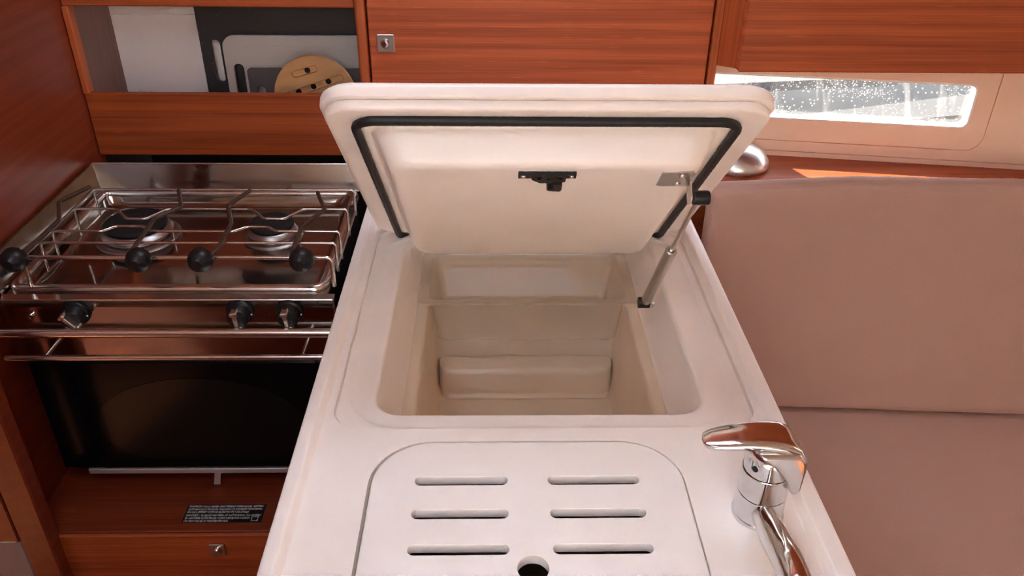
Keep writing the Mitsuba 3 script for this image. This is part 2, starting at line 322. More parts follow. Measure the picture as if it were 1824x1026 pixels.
# right locker
add('right_locker__door', cb(0.4065, 1.42, 1.35, 1.368, 1.1735, 1.95, 0.003), 'wood_across')
sp = Polygon([(1.37, 1.172), (1.60, 1.116), (1.60, 1.95), (1.37, 1.95)])
side = trimesh.creation.extrude_polygon(sp, 0.012, engine='earcut'); vv = side.vertices.copy(); side.vertices = vv[:, [2, 0, 1]] + [0.4245, 0, 0]; side.invert()
add('right_locker__side_panel', side, 'wood_upright')
add('right_locker__bottom', cb(0.437, 1.42, 1.37, 1.49, 1.175, 1.187, 0.001), 'wood_across')
tag('right_locker', 'wooden overhead locker above the cabin window at right', 'cabinet')

# ------------------------------------------------------------------ worktop with fridge recess and sink pocket
WX0, WX1, WY0, WY1, WZ = -0.2337, 0.3640, 0.22, 1.535, 0.904
DZ = 0.893                                        # deck inside the raised rim
def rrz(x0, x1, y0, y1, r, z, n=12): return ring(rr(x0, x1, y0, y1, r, n), z)
outer = [rrz(WX0 + 0.004, WX1 - 0.004, WY0 + 0.004, WY1, 0.012, 0.842), rrz(WX0, WX1, WY0, WY1, 0.014, 0.846), rrz(WX0, WX1, WY0, WY1, 0.014, 0.900),
         rrz(WX0 + 0.0012, WX1 - 0.0012, WY0 + 0.0012, WY1, 0.013, 0.9028), rrz(WX0 + 0.004, WX1 - 0.004, WY0 + 0.004, WY1, 0.012, WZ)]
slab_ = to_man(loft(outer))
pock = [rrz(WX0 + 0.0250 - d, WX1 - 0.0300 + d, WY0 + 0.03 - d, WY1 + 0.05, 0.02, z) for d, z in ((0.0, DZ), (0.0012, DZ + 0.0003), (0.003, DZ + 0.0016), (0.0072, DZ + 0.0088), (0.009, DZ + 0.0104), (0.0115, DZ + 0.0111), (0.0115, 0.95))]
slab_ = slab_ - to_man(loft(pock))
# lid recess: a shallow seat with a second step and the opening
HX0, HX1, HY0, HY1 = -0.2005, 0.3345, 0.789, 1.325
def rset(prof, x0, x1, y0, y1, r, n=14):
    return loft([rrz(x0 + d, x1 - d, y0 + d, y1 - d, max(r - d, 0.004), z, n) for d, z in prof])
slab_ = slab_ - to_man(rset([(0.0, 0.95), (0.0, DZ), (0.0006, DZ - 0.0032), (0.0025, DZ - 0.0042), (0.004, DZ - 0.0044)][::-1], HX0, HX1, HY0, HY1, 0.036))
slab_ = slab_ - to_man(rset([(-0.004, 0.95), (-0.004, DZ - 0.0040), (0.0, DZ - 0.0046), (0.004, DZ - 0.0068), (0.008, DZ - 0.0075), (0.012, DZ - 0.0078)][::-1], HX0 + 0.014, HX1 - 0.014, HY0 + 0.002, HY1 - 0.012, 0.075))
def band(x0, x1, y0, y1, r, w, z0, z1, n=14):
    a = to_man(loft([rrz(x0, x1, y0, y1, r, z0, n), rrz(x0, x1, y0, y1, r, z1, n)])); b = to_man(loft([rrz(x0 + w, x1 - w, y0 + w, y1 - w, r - w, z0 - 0.01, n), rrz(x0 + w, x1 - w, y0 + w, y1 - w, r - w, z1 + 0.01, n)]))
    return a - b
slab_ = slab_ - band(HX0 - 0.0004, HX1 + 0.0004, HY0 + 0.0002, HY1, 0.036, 0.0026, DZ - 0.0085, 0.95)
FX0, FX1, FY0, FY1 = -0.1505, 0.2745, 0.8265, 1.305
slab_ = slab_ - to_man(rset([(-0.007, 0.95), (-0.007, DZ - 0.0078), (-0.0045, DZ - 0.0084), (-0.002, DZ - 0.0102), (-0.0004, DZ - 0.014), (0.0, DZ - 0.020), (0.0, 0.80)][::-1], FX0, FX1, FY0, FY1, 0.034))
slab_ = slab_ - to_man(bx(FX0 + 0.001, FX1 - 0.001, 1.29, 1.425, 0.80, 0.874))
# sink pocket
SX0, SX1, SY0, SY1 = -0.1415, 0.2215, 0.375, 0.7635
slab_ = slab_ - to_man(rset([(0.0, 0.95), (0.0, DZ - 0.0008), (0.0012, DZ - 0.0022), (0.0016, DZ - 0.0112)][::-1], SX0, SX1, SY0, SY1, 0.072))
slab_ = slab_ - to_man(rset([(0.0, 0.95), (0.0, 0.80)][::-1], SX0 + 0.016, SX1 - 0.016, SY0 + 0.016, SY1 - 0.016, 0.06))
slab_ = slab_ - (to_man(prism(Polygon(rr(SX0, SX1, SY0, SY1, 0.072, 14)), DZ - 0.030, 0.95)) - to_man(prism(Polygon(rr(SX0 + 0.0040, SX1 - 0.0013, SY0 + 0.003, SY1 - 0.0017, 0.0695, 14)), DZ - 0.040, 0.96)))
add('worktop', to_tri(slab_), 'gelcoat', smooth=38, label='white moulded galley worktop with raised rim around fridge and sink', category='worktop')
# cabinet under the worktop
add('galley_cabinet__side_panel', cb(-0.222, -0.207, 0.30, 1.535, 0.0, 0.8425), 'wood_upright')
add('galley_cabinet__side_panel_001', cb(0.338, 0.353, 0.30, 1.535, 0.0, 0.8425), 'wood_upright')
add('galley_cabinet__front_panel', cb(-0.207, 0.338, 0.30, 0.315, 0.0, 0.8425), 'wood_across')
tag('galley_cabinet', 'wooden galley cabinet carrying the white worktop', 'cabinet')

# sink basin under its cover
basin = [rrz(SX0 + 0.016 + d, SX1 - 0.016 - d, SY0 + 0.016 + d, SY1 - 0.016 - d, 0.058, z) for d, z in ((-0.002, 0.868), (0.0, 0.86), (0.006, 0.74), (0.02, 0.715), (0.05, 0.708))]
add('sink_basin', loft(basin, False, True), 'steel', smooth=40, label='dark steel sink basin hidden under the slotted cover', category='sink')
# sink cover with slots and finger hole
cov = rrz(0, 1, 0, 1, 0.1, 0)
CX0, CX1, CY0, CY1 = SX0 + 0.0038, SX1 - 0.0016, SY0 + 0.003, SY1 - 0.0018
body = to_man(loft([rrz(CX0 + d, CX1 - d, CY0 + d, CY1 - d, 0.069 - d, z) for d, z in ((0.001, 0.8822), (0, 0.8828), (0, 0.8918), (0.0004, 0.8929), (0.0014, 0.8936), (0.003, 0.8938))]))
def tool(poly):
    m = to_man(prism(poly, 0.86, 0.91)); return m
for y in (0.696, 0.6455, 0.596, 0.546, 0.497, 0.447):
    for x0, x1 in ((-0.0885, 0.0178), (0.0632, 0.1685)):
        body = body - tool(capsule(x0, x1, y, 0.0062))
        body = body - to_man(loft([ring(np.array(capsule(x0, x1, y, 0.0062 + e).exterior.coords)[:-1], z) for e, z in ((0.0, 0.8925), (0.0012, 0.8939), (0.0012, 0.91))]))
hole = Point(0.0415, 0.571).buffer(0.0163, quad_segs=16)
body = body - tool(hole)
add('sink_cover', to_tri(body), 'board_white', smooth=35, label='white slotted sink cover board with round finger hole', category='sink cover')

# ------------------------------------------------------------------ mixer tap
fx, fy = 0.2905, 0.645
add('mixer_tap__base', lathe([(0, 0), (0.0275, 0), (0.0278, 0.003), (0.0268, 0.005), (0.0262, 0.006), (0.0258, 0.0335), (0.0252, 0.0345), (0, 0.0345)], (fx, fy, DZ), seg=56), 'chrome', smooth=35)
add('mixer_tap__body', lathe([(0, 0.0352), (0.0252, 0.0352), (0.0258, 0.0362), (0.0255, 0.066), (0.0249, 0.0668), (0, 0.0668)], (fx, fy, DZ), seg=56), 'chrome', smooth=35)
add('mixer_tap__cap', lathe([(0, 0.0675), (0.0245, 0.0675), (0.0248, 0.0685), (0.0243, 0.083), (0.0225, 0.094), (0.017, 0.101), (0, 0.1035)], (fx, fy, DZ), seg=56), 'chrome', smooth=50)
# lever: a broad paddle that folds over the right side of the cap
cen = np.array([(0.3165, 0.946), (0.3185, 0.957), (0.3190, 0.970), (0.3165, 0.984), (0.309, 0.9955), (0.297, 1.0015), (0.280, 1.0035), (0.262, 1.0035), (0.244, 1.0020), (0.228, 1.0000), (0.219, 0.9985), (0.2165, 0.998)])
hw = np.array([0.0075, 0.0150, 0.0200, 0.0222, 0.0225, 0.0218, 0.0205, 0.0190, 0.0175, 0.0150, 0.0105, 0.004])
th = np.array([0.003, 0.0050, 0.0062, 0.0070, 0.0078, 0.0072, 0.0060, 0.005, 0.0045, 0.004, 0.0033, 0.0015])
tn = np.gradient(cen, axis=0); tn /= np.linalg.norm(tn, axis=1, keepdims=True); nn = np.column_stack([tn[:, 1], -tn[:, 0]])
ang = np.arange(28) * 2 * np.pi / 28; rings = []
for i in range(len(cen)):
    e = np.sign(np.cos(ang)) * np.abs(np.cos(ang)) ** 0.6; s = np.sign(np.sin(ang)) * np.abs(np.sin(ang)) ** 0.45
    off = np.outer(s * th[i], nn[i])
    rings.append(np.column_stack([cen[i, 0] + off[:, 0], fy - 0.001 + e * hw[i], cen[i, 1] + off[:, 1] ]))
add('mixer_tap__lever', loft(rings), 'chrome', smooth=60, label='chrome paddle lever')
skp = Polygon([(0.268, 0.9985), (0.312, 0.9985), (0.3185, 0.990), (0.3212, 0.975), (0.3200, 0.948), (0.3150, 0.9425), (0.3105, 0.9450), (0.3010, 0.9640), (0.2880, 0.9810), (0.2760, 0.9905)]).buffer(-0.001).buffer(0.001)
k_ = np.array(skp.exterior.coords)[:-1]
k_ = np.array([skp.exterior.interpolate(t, True).coords[0] for t in np.linspace(0, 1, 60, endpoint=False)]); kc = np.array([0.303, 0.982])
add('mixer_tap__lever__skirt', loft([np.column_stack([(kc + (k_ - kc) * sc)[:, 0], np.full(60, fy - 0.001 + yy), (kc + (k_ - kc) * sc)[:, 1]]) for yy, sc in ((-0.0262, 0.80), (-0.0255, 0.90), (-0.0235, 0.96), (-0.019, 1.0), (0.019, 1.0), (0.0235, 0.96), (0.0255, 0.90), (0.0262, 0.80))]), 'chrome', smooth=50)
add('mixer_tap__plug_dot', lathe([(0, 0.0006), (0.0035, 0.0006), (0.0035, -0.002), (0, -0.002)], (fx - 0.0188, fy - 0.0152, DZ + 0.079), (-0.77, -0.62, 0.12), 18), 'black_plastic', smooth=30, label='small dark plug in the cap')
sp_ = rounded_path([(0.2895, 0.632, 0.910), (0.2865, 0.600, 0.921), (0.282, 0.535, 0.944), (0.279, 0.490, 0.950), (0.277, 0.462, 0.930)], 0.03, 8)
tt = np.linspace(0, 1, len(sp_))
add('mixer_tap__spout', tube(sp_, 0.0132 + 0.002 * np.sin(tt * np.pi) , 24), 'chrome', smooth=50, label='chrome spout')
tag('mixer_tap', 'chrome single lever mixer tap on the white worktop', 'tap')

# ------------------------------------------------------------------ fridge: liner, lid, strut, tray
LX_ = [(FX0 - 0.0005 + a, FX1 + 0.0005 - a, FY0 - 0.0005 + b, y1, r, z) for a, b, y1, r, z in (
    (0.000, 0.000, FY1, 0.034, 0.879), (0.0012, 0.0012, FY1, 0.034, 0.8735), (0.0015, 0.0015, 1.405, 0.034, 0.872), (0.0095, 0.0085, 1.405, 0.035, 0.838), (0.0185, 0.018, 1.405, 0.036, 0.8),
    (0.020, 0.020, 1.404, 0.036, 0.7945), (0.0235, 0.024, 1.402, 0.034, 0.7918), (0.034, 0.034, 1.40, 0.03, 0.7905), (0.0375, 0.0375, 1.398, 0.028, 0.788), (0.0395, 0.0395, 1.395, 0.026, 0.782),
    (0.042, 0.042, 1.385, 0.026, 0.715), (0.0425, 0.0425, 1.300, 0.026, 0.708), (0.046, 0.046, 1.292, 0.026, 0.66), (0.049, 0.049, 1.286, 0.026, 0.612), (0.055, 0.055, 1.278, 0.03, 0.597), (0.068, 0.068, 1.262, 0.03, 0.592))]
rings_ = [rrz(x0, x1, y0, y1, r, z, 8) for x0, x1, y0, y1, r, z in LX_]
add('fridge__collar', loft(rings_[:6], False, False), 'gelcoat', smooth=35)
add('fridge__liner', loft(rings_[5:], False, True), 'liner_plastic', smooth=35, label='cream moulded lower fridge liner, tan deepened to paint shade in the tub')
add('fridge__evaporator_step', to_tri(to_man(loft([rrz(-0.0985, 0.2245, y0, 1.283, r, z, 6) for y0, r, z in ((1.219, 0.02, 0.5935), (1.225, 0.02, 0.5965), (1.229, 0.02, 0.602), (1.238, 0.018, 0.632), (1.242, 0.016, 0.641), (1.249, 0.012, 0.646))]))), 'liner_plastic', smooth=40)
A = math.radians(43.0); LV, LN, LO = np.array([0, -math.cos(A), math.sin(A)]), np.array([0, -math.sin(A), -math.cos(A)]), np.array([0, 1.312, 0.8935])
def lid(v): return LO + np.outer(v[:, 0], [1, 0, 0]) + np.outer(v[:, 1], LV) + np.outer(v[:, 2], LN)
def ladd(key, mesh, bsdf, **k): return add(key, mapped(mesh, lid), bsdf, **k)
def lr(x0, x1, v0, v1, r, n_): return rrz(x0, x1, v0, v1, r, n_, 12)
ladd('fridge__lid', loft([lr(-0.2065 + d, 0.3415 - d, -0.004 + d, 0.530 - d, 0.042 - d * 0.5, n_) for d, n_ in ((0.02, -0.036), (0.010, -0.0352), (0.005, -0.0335), (0.0015, -0.030), (0.0, -0.026), (0.0, -0.0165), (0.0012, -0.0148), (0.004, -0.0140), (0.012, -0.0138))]),
     'lid_plastic', smooth=40, label='raised white fridge lid held open by a gas strut')
ladd('fridge__lid__inner_flange', loft([lr(-0.2005 + d, 0.3355 - d, 0.0 + d, 0.5255 - d, 0.038 - d * 0.5, n_) for d, n_ in ((0.012, -0.0138), (0.003, -0.0137), (0.0008, -0.0125), (0.0, -0.0105), (0.0, -0.0045), (0.0010, -0.0020), (0.0035, -0.0004), (0.008, 0.0))]), 'lid_plastic', smooth=40)
plug_prof = [(-0.003, -0.001), (-0.0005, 0.0004), (0.0008, 0.0022), (0.0016, 0.005), (0.0125, 0.0385), (0.0145, 0.0425), (0.0175, 0.0455), (0.0215, 0.0472), (0.026, 0.0478)]
def plug_ring(o, n_):
    k = 1.55 if o > 0 else 1.0
    return lr(-0.1495 + o * k, 0.2805 - o * k, -0.002 + max(o, 0) * 2.0, 0.4815 - o * 1.05, max(0.031 - 0.35 * o, 0.012), n_)
ladd('fridge__lid__plug', loft([plug_ring(o, n_) for o, n_ in plug_prof]), 'lid_plastic', smooth=24)
gk = rr(-0.1645, 0.2985, -0.012, 0.5035, 0.026, 8)
ladd('fridge__lid__gasket', tube(ring(gk, 0.0045), 0.0060, 10, closed=True), 'rubber', smooth=50, label='black rubber gasket')
ladd('fridge__lid__plug_crease', tube(np.array([(0.229, 0.4755, 0.0045), (0.243, 0.4735, 0.0048), (0.2545, 0.4655, 0.005)]), 0.0012, 8), 'rubber', smooth=40, label='short black sealant line')
# latch hook
bar = sbox(0.0325, 0.4385, 0.1045, 0.4515)
web = Polygon([(0.049, 0.4515), (0.092, 0.4515), (0.092, 0.431), (0.086, 0.426), (0.060, 0.426), (0.053, 0.434), (0.049, 0.438)])
web = web.difference(Polygon([(0.054, 0.447), (0.063, 0.447), (0.0585, 0.438)])).difference(Polygon([(0.066, 0.438), (0.0745, 0.438), (0.070, 0.447)]).buffer(-0.0004)).difference(Polygon([(0.078, 0.447), (0.088, 0.447), (0.088, 0.437)]))
hook = Polygon([(0.0765, 0.428), (0.0885, 0.428), (0.0890, 0.414), (0.0885, 0.403), (0.0855, 0.400), (0.0735, 0.4025), (0.0700, 0.406), (0.0712, 0.409), (0.0765, 0.4095), (0.0795, 0.412), (0.0785, 0.418)])
ladd('fridge__lid__latch', cat(prism(bar, 0.0440, 0.0525), prism(web, 0.0440, 0.0545), prism(hook, 0.0475, 0.0570)), 'black_plastic', label='black latch hook')
for i, x in enumerate((0.0385, 0.0985)):
    ladd('fridge__lid__screw' + (f'_{i:03d}' if i else ''), lathe([(0, 0.0018), (0.0025, 0.0012), (0.0032, 0), (0, 0)], (x, 0.445, 0.0525), seg=16), 'steel_polished', smooth=40, label='small steel screw in the latch')
# strut bracket on the lid
ladd('fridge__lid__bracket', cat(prism(rrp(0.212, 0.2535, 0.402, 0.4515, 0.004), 0.0472, 0.0496), mapped(prism(rrp(0.0, 0.022, 0.0, 0.030, 0.008), 0, 0.002), lambda v: np.column_stack([0.2515 + v[:, 2], 0.4045 + v[:, 0], 0.048 + v[:, 1]]))), 'steel_satin', label='steel strut bracket')
for i, (x, v_) in enumerate(((0.238, 0.440), (0.238, 0.412))):
    ladd('fridge__lid__screw_%03d' % (i + 2), lathe([(0, 0.0006), (0.0022, 0.0006), (0.0026, 0.0024), (0.004, 0.0018), (0.0050, 0), (0, 0)], (x, v_, 0.0496), seg=20), 'steel_polished', smooth=40, label='small steel screw in the bracket')
P1 = lid(np.array([[0.2635, 0.416, 0.070]]))[0]; P0 = np.array([0.2475, 1.131, 0.861])
dv = (P1 - P0) / np.linalg.norm(P1 - P0); Ls = np.linalg.norm(P1 - P0)
add('fridge__strut__cylinder', lathe([(0, 0), (0.0083, 0), (0.0085, 0.002), (0.0085, Ls * 0.53 - 0.001), (0.0078, Ls * 0.53), (0.0045, Ls * 0.53), (0.0045, Ls * 0.53 - 0.004), (0, Ls * 0.53 - 0.004)], P0 + dv * 0.008, dv, 28), 'steel_satin', smooth=35)
add('fridge__strut__seal', lathe([(0.0034, 0), (0.0055, 0), (0.0055, 0.0012), (0.0034, 0.0012)], P0 + dv * (0.008 + Ls * 0.53 - 0.002), dv, 24), 'rubber', smooth=35)
add('fridge__strut__rod', rod(P0 + dv * Ls * 0.5, P1 - dv * 0.006, 0.0034, 18), 'steel_polished', smooth=40)
add('fridge__strut__end_fitting', cat(ball(P0, 0.0095, 2), rod(P0 - np.array([0.011, 0, 0]), P0 + np.array([0.007, 0, 0]), 0.0092, 20)), 'black_plastic', smooth=40, label='black lower end fitting')
add('fridge__strut__end_fitting_001', cat(lathe([(0, -0.007), (0.0085, -0.007), (0.0095, -0.005), (0.0095, 0.012), (0.0085, 0.014), (0, 0.014)], P1, (1, 0, 0), 26)), 'black_plastic', smooth=40, label='black upper end fitting')
add('fridge__strut__stud', cat(rod(P0 + np.array([0.004, 0, 0]), P0 + np.array([0.0155, 0, 0]), 0.003, 12), lathe([(0, 0), (0.008, 0), (0.008, 0.002), (0, 0.002)], P0 + np.array([0.0105, 0, 0]), (1, 0, 0), 20)), 'steel_polished', smooth=35)
tag('fridge__strut', 'grey gas strut')
tag('fridge', 'top opening white fridge sunk into the worktop, its lid raised', 'fridge')

# clear tray hanging at the back of the fridge
TX0, TX1, TY0, TY1, TZ = -0.1305, 0.2545, 1.2045, 1.390, 0.8095
tray = [rrz(TX0 + d, TX1 - d, TY0 + e, TY1 - d * 0.3, r, z, 6) for d, e, r, z in ((0.0, 0.0, 0.012, TZ), (0.001, 0.001, 0.012, TZ + 0.003), (0.004, 0.004, 0.012, TZ + 0.0035), (0.018, 0.014, 0.014, TZ + 0.003), (0.021, 0.017, 0.014, TZ), (0.031, 0.024, 0.014, 0.722), (0.037, 0.03, 0.012, 0.716))]
add('fridge_tray', loft(tray, False, True), 'clear_plastic', smooth=35, label='clear plastic tray hanging at the back of the open fridge', category='tray')

# ------------------------------------------------------------------ cooker recess
add('cooker_recess__shelf', cb(LX + 0.001, -0.2235, 0.9868, 1.778, 0.482, 0.500, 0.002), 'wood_shelf_shaded')
add('cooker_recess__shade_lining', bx(LX + 0.0004, LX + 0.0018, 1.572, 1.779, 0.501, 0.943), 'black_gap')  # black sheet on the side wall, paints the shade in the gap
add('cooker_recess__back_panel', cb(LX + 0.002, -0.2235, 1.780, 1.795, 0.50, 0.943, 0.001), 'black_gap', label='added black panel painting in the shade behind the cooker')  # black sheet added to paint the dark gap behind the cooker
add('cooker_recess__drawer_front', cb(LX + 0.012, -0.2235, 0.979, 0.9865, 0.0, 0.4985, 0.002), 'wood_across')
latch('cooker_recess__', -0.463, 0.979, 0.4665, 0.027)
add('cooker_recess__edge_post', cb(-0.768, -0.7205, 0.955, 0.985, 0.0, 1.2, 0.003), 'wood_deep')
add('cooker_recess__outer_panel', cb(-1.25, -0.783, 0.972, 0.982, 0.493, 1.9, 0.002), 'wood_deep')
add('cooker_recess__lower_panel', cb(-1.25, -0.783, 0.976, 0.984, 0.0, 0.490, 0.002), 'grey_laminate', label='grey panel below the dark outer panel')
tag('cooker_recess', 'wooden recess around the cooker with a drawer front below', 'cabinet')

# warning sticker
lx0, lx1, ly0, ly1, lz = -0.5265, -0.3925, 1.0055, 1.0465, 0.5002
add('warning_sticker__plate', cb(lx0, lx1, ly0, ly1, lz - 0.0003, lz + 0.0004, 0.0002), 'black_plastic')
lines = ['DANGER : pour éviter tout risque d’asphyxie, ventiler', 'suffisamment lorsque l’appareil de cuisson fonctionne.', 'Ne pas utiliser comme appareil de chauffage.',
         'DANGER : to avoid all risks of suffocation, be careful', 'to ventilate sufficiently when using the cooker.', 'Do not use as a heating device.']
widths = [0.127, 0.127, 0.106, 0.127, 0.110, 0.075]
for i, (s, wd) in enumerate(zip(lines, widths)):
    m = meshkit.text_mesh(s, 0.0043, 0.0002)
    m.apply_translation((-m.bounds[0][0], 0, 0)); m.apply_scale((wd / m.bounds[1][0], 1, 1))
    m.apply_translation((lx0 + 0.003, ly1 - 0.0062 - 0.0064 * i - (0.0012 if i > 2 else 0), lz + 0.0004))
    add('warning_sticker__text' + (f'_{i:03d}' if i else ''), m, 'marking_white')
fr = sbox(lx1 - 0.018, ly0 + 0.003, lx1 - 0.007, ly0 + 0.013)
add('warning_sticker__frame', cat(prism(fr.difference(fr.buffer(-0.0008)), lz + 0.0004, lz + 0.0006), prism(Polygon([(lx1 - 0.007, ly0 + 0.003), (lx1 - 0.007, ly0 + 0.0065), (lx1 - 0.0105, ly0 + 0.003)]), lz + 0.0004, lz + 0.0007)), 'marking_white')
tag('warning_sticker', 'black warning sticker with white DANGER text below the cooker', 'label')
strap = rounded_path([(-0.484, 1.12, 0.540), (-0.484, 1.102, 0.5395), (-0.486, 1.098, 0.53), (-0.490, 1.093, 0.5035)], 0.004, 5)
st = loft([np.array([p + (-0.0055, 0, 0), p + (0.0055, 0, 0), p + (0.0055, -0.001, 0.0005), p + (-0.0055, -0.001, 0.0005)]) for p in strap])

# ------------------------------------------------------------------ cooker
SXL, SXR = -0.752, -0.257
FYF, FYB, FZ = 1.106, 1.478, 0.896
frame_path = ring(rr(SXL + 0.007, SXR - 0.007, FYF + 0.009, FYB - 0.006, 0.018, 6), FZ)
add('cooker__hob_frame', tube(frame_path, 0.0085, 12, closed=True), 'steel_polished', smooth=50)
pan = [rrz(SXL + 0.010 + d, SXR - 0.010 - d, FYF + 0.012 + d, FYB - 0.009 - d, 0.02 + d, z, 8) for d, z in ((0.0, 0.899), (0.004, 0.894), (0.008, 0.884), (0.014, 0.877), (0.022, 0.8745), (0.05, 0.874))]
add('cooker__hob_pan', loft(pan, False, True), 'steel', smooth=45)
add('cooker__splash_guard', mapped(bx(-0.768, -0.252, 0, 0.0016, 0, 0.049), lambda v: np.column_stack([v[:, 0], 1.481 + v[:, 1] + 0.38 * v[:, 2], 0.897 + v[:, 2]])), 'steel')
add('cooker__splash_guard__top_fold', rod((-0.768, 1.5005, 0.9462), (-0.252, 1.5005, 0.9462), 0.0018, 8), 'steel_polished', smooth=40)
gs = trimesh.Trimesh([(-0.754, 1.10, 0.896), (-0.754, 1.482, 0.896), (-0.768, 1.50, 0.946), (-0.7705, 1.10, 0.946)], [[0, 1, 2], [0, 2, 3]], process=False)
gs2 = gs.copy(); gs2.vertices = gs2.vertices + [-0.0012, 0, 0]; gs2.invert()
add('cooker__side_guard', cat(gs, gs2, rod((-0.7705, 1.10, 0.946), (-0.768, 1.50, 0.946), 0.0014, 8), rod((-0.7705, 1.10, 0.946), (-0.754, 1.10, 0.896), 0.0014, 8), rod((-0.754, 1.482, 0.896), (-0.768, 1.50, 0.946), 0.0012, 8)), 'steel', smooth=30)
# casing, control panel, oven
add('cooker__casing', cb(-0.748, -0.262, 1.098, 1.47, 0.545, 0.8735, 0.002), 'black_gap')
add('cooker__control_panel', cb(-0.752, -0.2445, 1.086, 1.098, 0.782, 0.8935, 0.0015), 'steel')
add('cooker__hob_deck', cb(-0.752, -0.256, 1.0985, 1.128, 0.8840, 0.8938, 0.001), 'steel')
add('cooker__front_lip', cb(-0.7525, -0.244, 1.082, 1.10, 0.8940, 0.8975, 0.0012), 'steel_polished')
add('cooker__oven_door', cb(-0.742, -0.252, 1.084, 1.098, 0.551, 0.779, 0.003), 'oven_glass')
oval = affinity.scale(Point(-0.487, 0.648).buffer(1.0, quad_segs=24), 0.172, 0.098)
add('cooker__oven_door__window', upright(oval.intersection(sbox(-0.66, 0.575, -0.26, 0.80)), 1.0832, 1.0842), 'oven_window')
add('cooker__bottom_strip', cb(-0.703, -0.252, 1.084, 1.10, 0.538, 0.5485, 0.001), 'alloy_strip')
add('cooker__strap_tab', st, 'alloy_strip', label='short pale strap hanging below the oven')
add('cooker__crash_bar', rod((-0.7735, 1.043, 0.8625), (-0.2365, 1.043, 0.8625), 0.0073, 20), 'steel_polished', smooth=40)
for i, x in enumerate((-0.7735, -0.2405)):
    add('cooker__crash_bar__flange' + (f'_{i:03d}' if i else ''), lathe([(0, 0), (0.012, 0), (0.012, 0.003), (0, 0.003)], (x - 0.001, 1.043, 0.8625), (1, 0, 0), 24), 'steel_polished', smooth=35)
add('cooker__oven_door__handle', lathe([(0, 0), (0.0042, 0.0005), (0.0048, 0.002), (0.0048, 0.486), (0.0042, 0.4875), (0, 0.488)], (-0.743, 1.041, 0.8185), (1, 0, 0), 20), 'steel_polished', smooth=40)
for i, x in enumerate((-0.683, -0.292)):
    add('cooker__oven_door__handle_post' + (f'_{i:03d}' if i else ''), rod((x, 1.041, 0.8185), (x, 1.087, 0.8185), 0.0036, 14), 'steel_polished', smooth=40)
# gimbal side plate at the left wall
gp = rrp(0.995, 1.105, 0.765, 0.925, 0.03)
gpm = trimesh.creation.extrude_polygon(gp, 0.003, engine='earcut'); v0 = gpm.vertices.copy(); gpm.vertices = v0[:, [2, 0, 1]] + [-0.7735, 0, 0]
add('cooker__gimbal_plate', gpm, 'wood_deep')  # plate coloured as wood, painting the recess wood its steel would mirror

# control knobs
for i, (kx, kz, an) in enumerate(((-0.640, 0.8735, 40), (-0.389, 0.8755, 8), (-0.313, 0.8755, 8))):
    k = 'cooker__control_knob' + (f'_{i:03d}' if i else '')
    ax = np.array([0, -1, -0.08]); ax /= np.linalg.norm(ax)
    o = np.array([kx, 1.086, kz])
    add(k, lathe([(0, 0), (0.0215, 0), (0.0215, 0.004), (0.0205, 0.006), (0.0175, 0.0075), (0.0165, 0.0215), (0.0150, 0.0235), (0, 0.0238)], o, ax, 40), 'black_plastic', smooth=35, label='black cooker control knob')
    R = trimesh.transformations.rotation_matrix(math.radians(an), (0, -1, 0))
    g = cat(cb(-0.0034, 0.0034, -0.0335, 0.0, -0.0170, 0.0120, 0.0012), cb(-0.0058, 0.0058, -0.0345, -0.002, 0.0085, 0.0150, 0.0015), cb(-0.0075, 0.0075, -0.0335, -0.020, -0.0178, -0.0110, 0.002)); g.apply_transform(R); g.apply_translation(o)
    add(k + '__grip', g, 'steel_satin', label='chrome grip on the knob')
    d_ = cb(-0.0012, 0.0012, -0.0078, -0.002, 0.0165, 0.0195, 0.0003); d_.apply_transform(trimesh.transformations.rotation_matrix(math.radians(-100), (0, -1, 0))); d_.apply_translation(o)
    add(k + '__mark', d_, 'marking_white')
marks = []
for x, z in ((-0.335, 0.8895), (-0.376, 0.8895), (-0.345, 0.872), (-0.346, 0.867), (-0.335, 0.865), (-0.269, 0.889), (-0.30, 0.891)):
    marks.append(1)
    add('cooker__control_panel__printed_mark' + (f'_{len(marks) - 1:03d}' if len(marks) > 1 else ''), cb(x - 0.0014, x + 0.0014, 1.0854, 1.0862, z - 0.0012, z + 0.0012, 0.0003), 'black_plastic')
add('cooker__lighter_button', lathe([(0, 0.006), (0.005, 0.005), (0.0055, 0), (0, 0)], (-0.711, 1.086, 0.866), (0, -1, 0), 20), 'chrome', smooth=40, label='small chrome lighter button')

# burners
def burner(i, x, y, r):
    k = 'cooker__burner' + (f'_{i:03d}' if i else '')
    add(k, lathe([(0, 0), (r * 1.28, 0), (r * 1.30, 0.003), (r * 1.22, 0.006), (r * 1.0, 0.007), (r * 0.98, 0.009), (r * 1.08, 0.011), (r * 1.1, 0.015), (r * 1.0, 0.022), (r * 0.85, 0.025), (0, 0.025)], (x, y, 0.8745), seg=48), 'burner_alloy', smooth=35, label='alloy gas burner')
    add(k + '__cap', lathe([(0, 0.0215), (r * 0.92, 0.0215), (r * 0.97, 0.0235), (r * 0.95, 0.0285), (r * 0.88, 0.0305), (0, 0.0312)], (x, y, 0.878), seg=48), 'burner_black', smooth=35, label='black burner cap')
    teeth = [lathe([(0, 0), (0.0016, 0), (0.0016, 0.004), (0, 0.004)], (x + r * 1.02 * math.cos(a), y + r * 1.02 * math.sin(a), 0.893), seg=8) for a in np.linspace(0, 2 * math.pi, 14, endpoint=False)]
    add(k + '__ignition_pin', lathe([(0, 0), (0.0025, 0), (0.0025, 0.014), (0.0012, 0.02), (0, 0.02)], (x + r * 1.22, y - r * 0.25, 0.8745), seg=14), 'steel_satin', smooth=35)
burner(0, -0.6335, 1.332, 0.0560)
burner(1, -0.3925, 1.329, 0.0400)

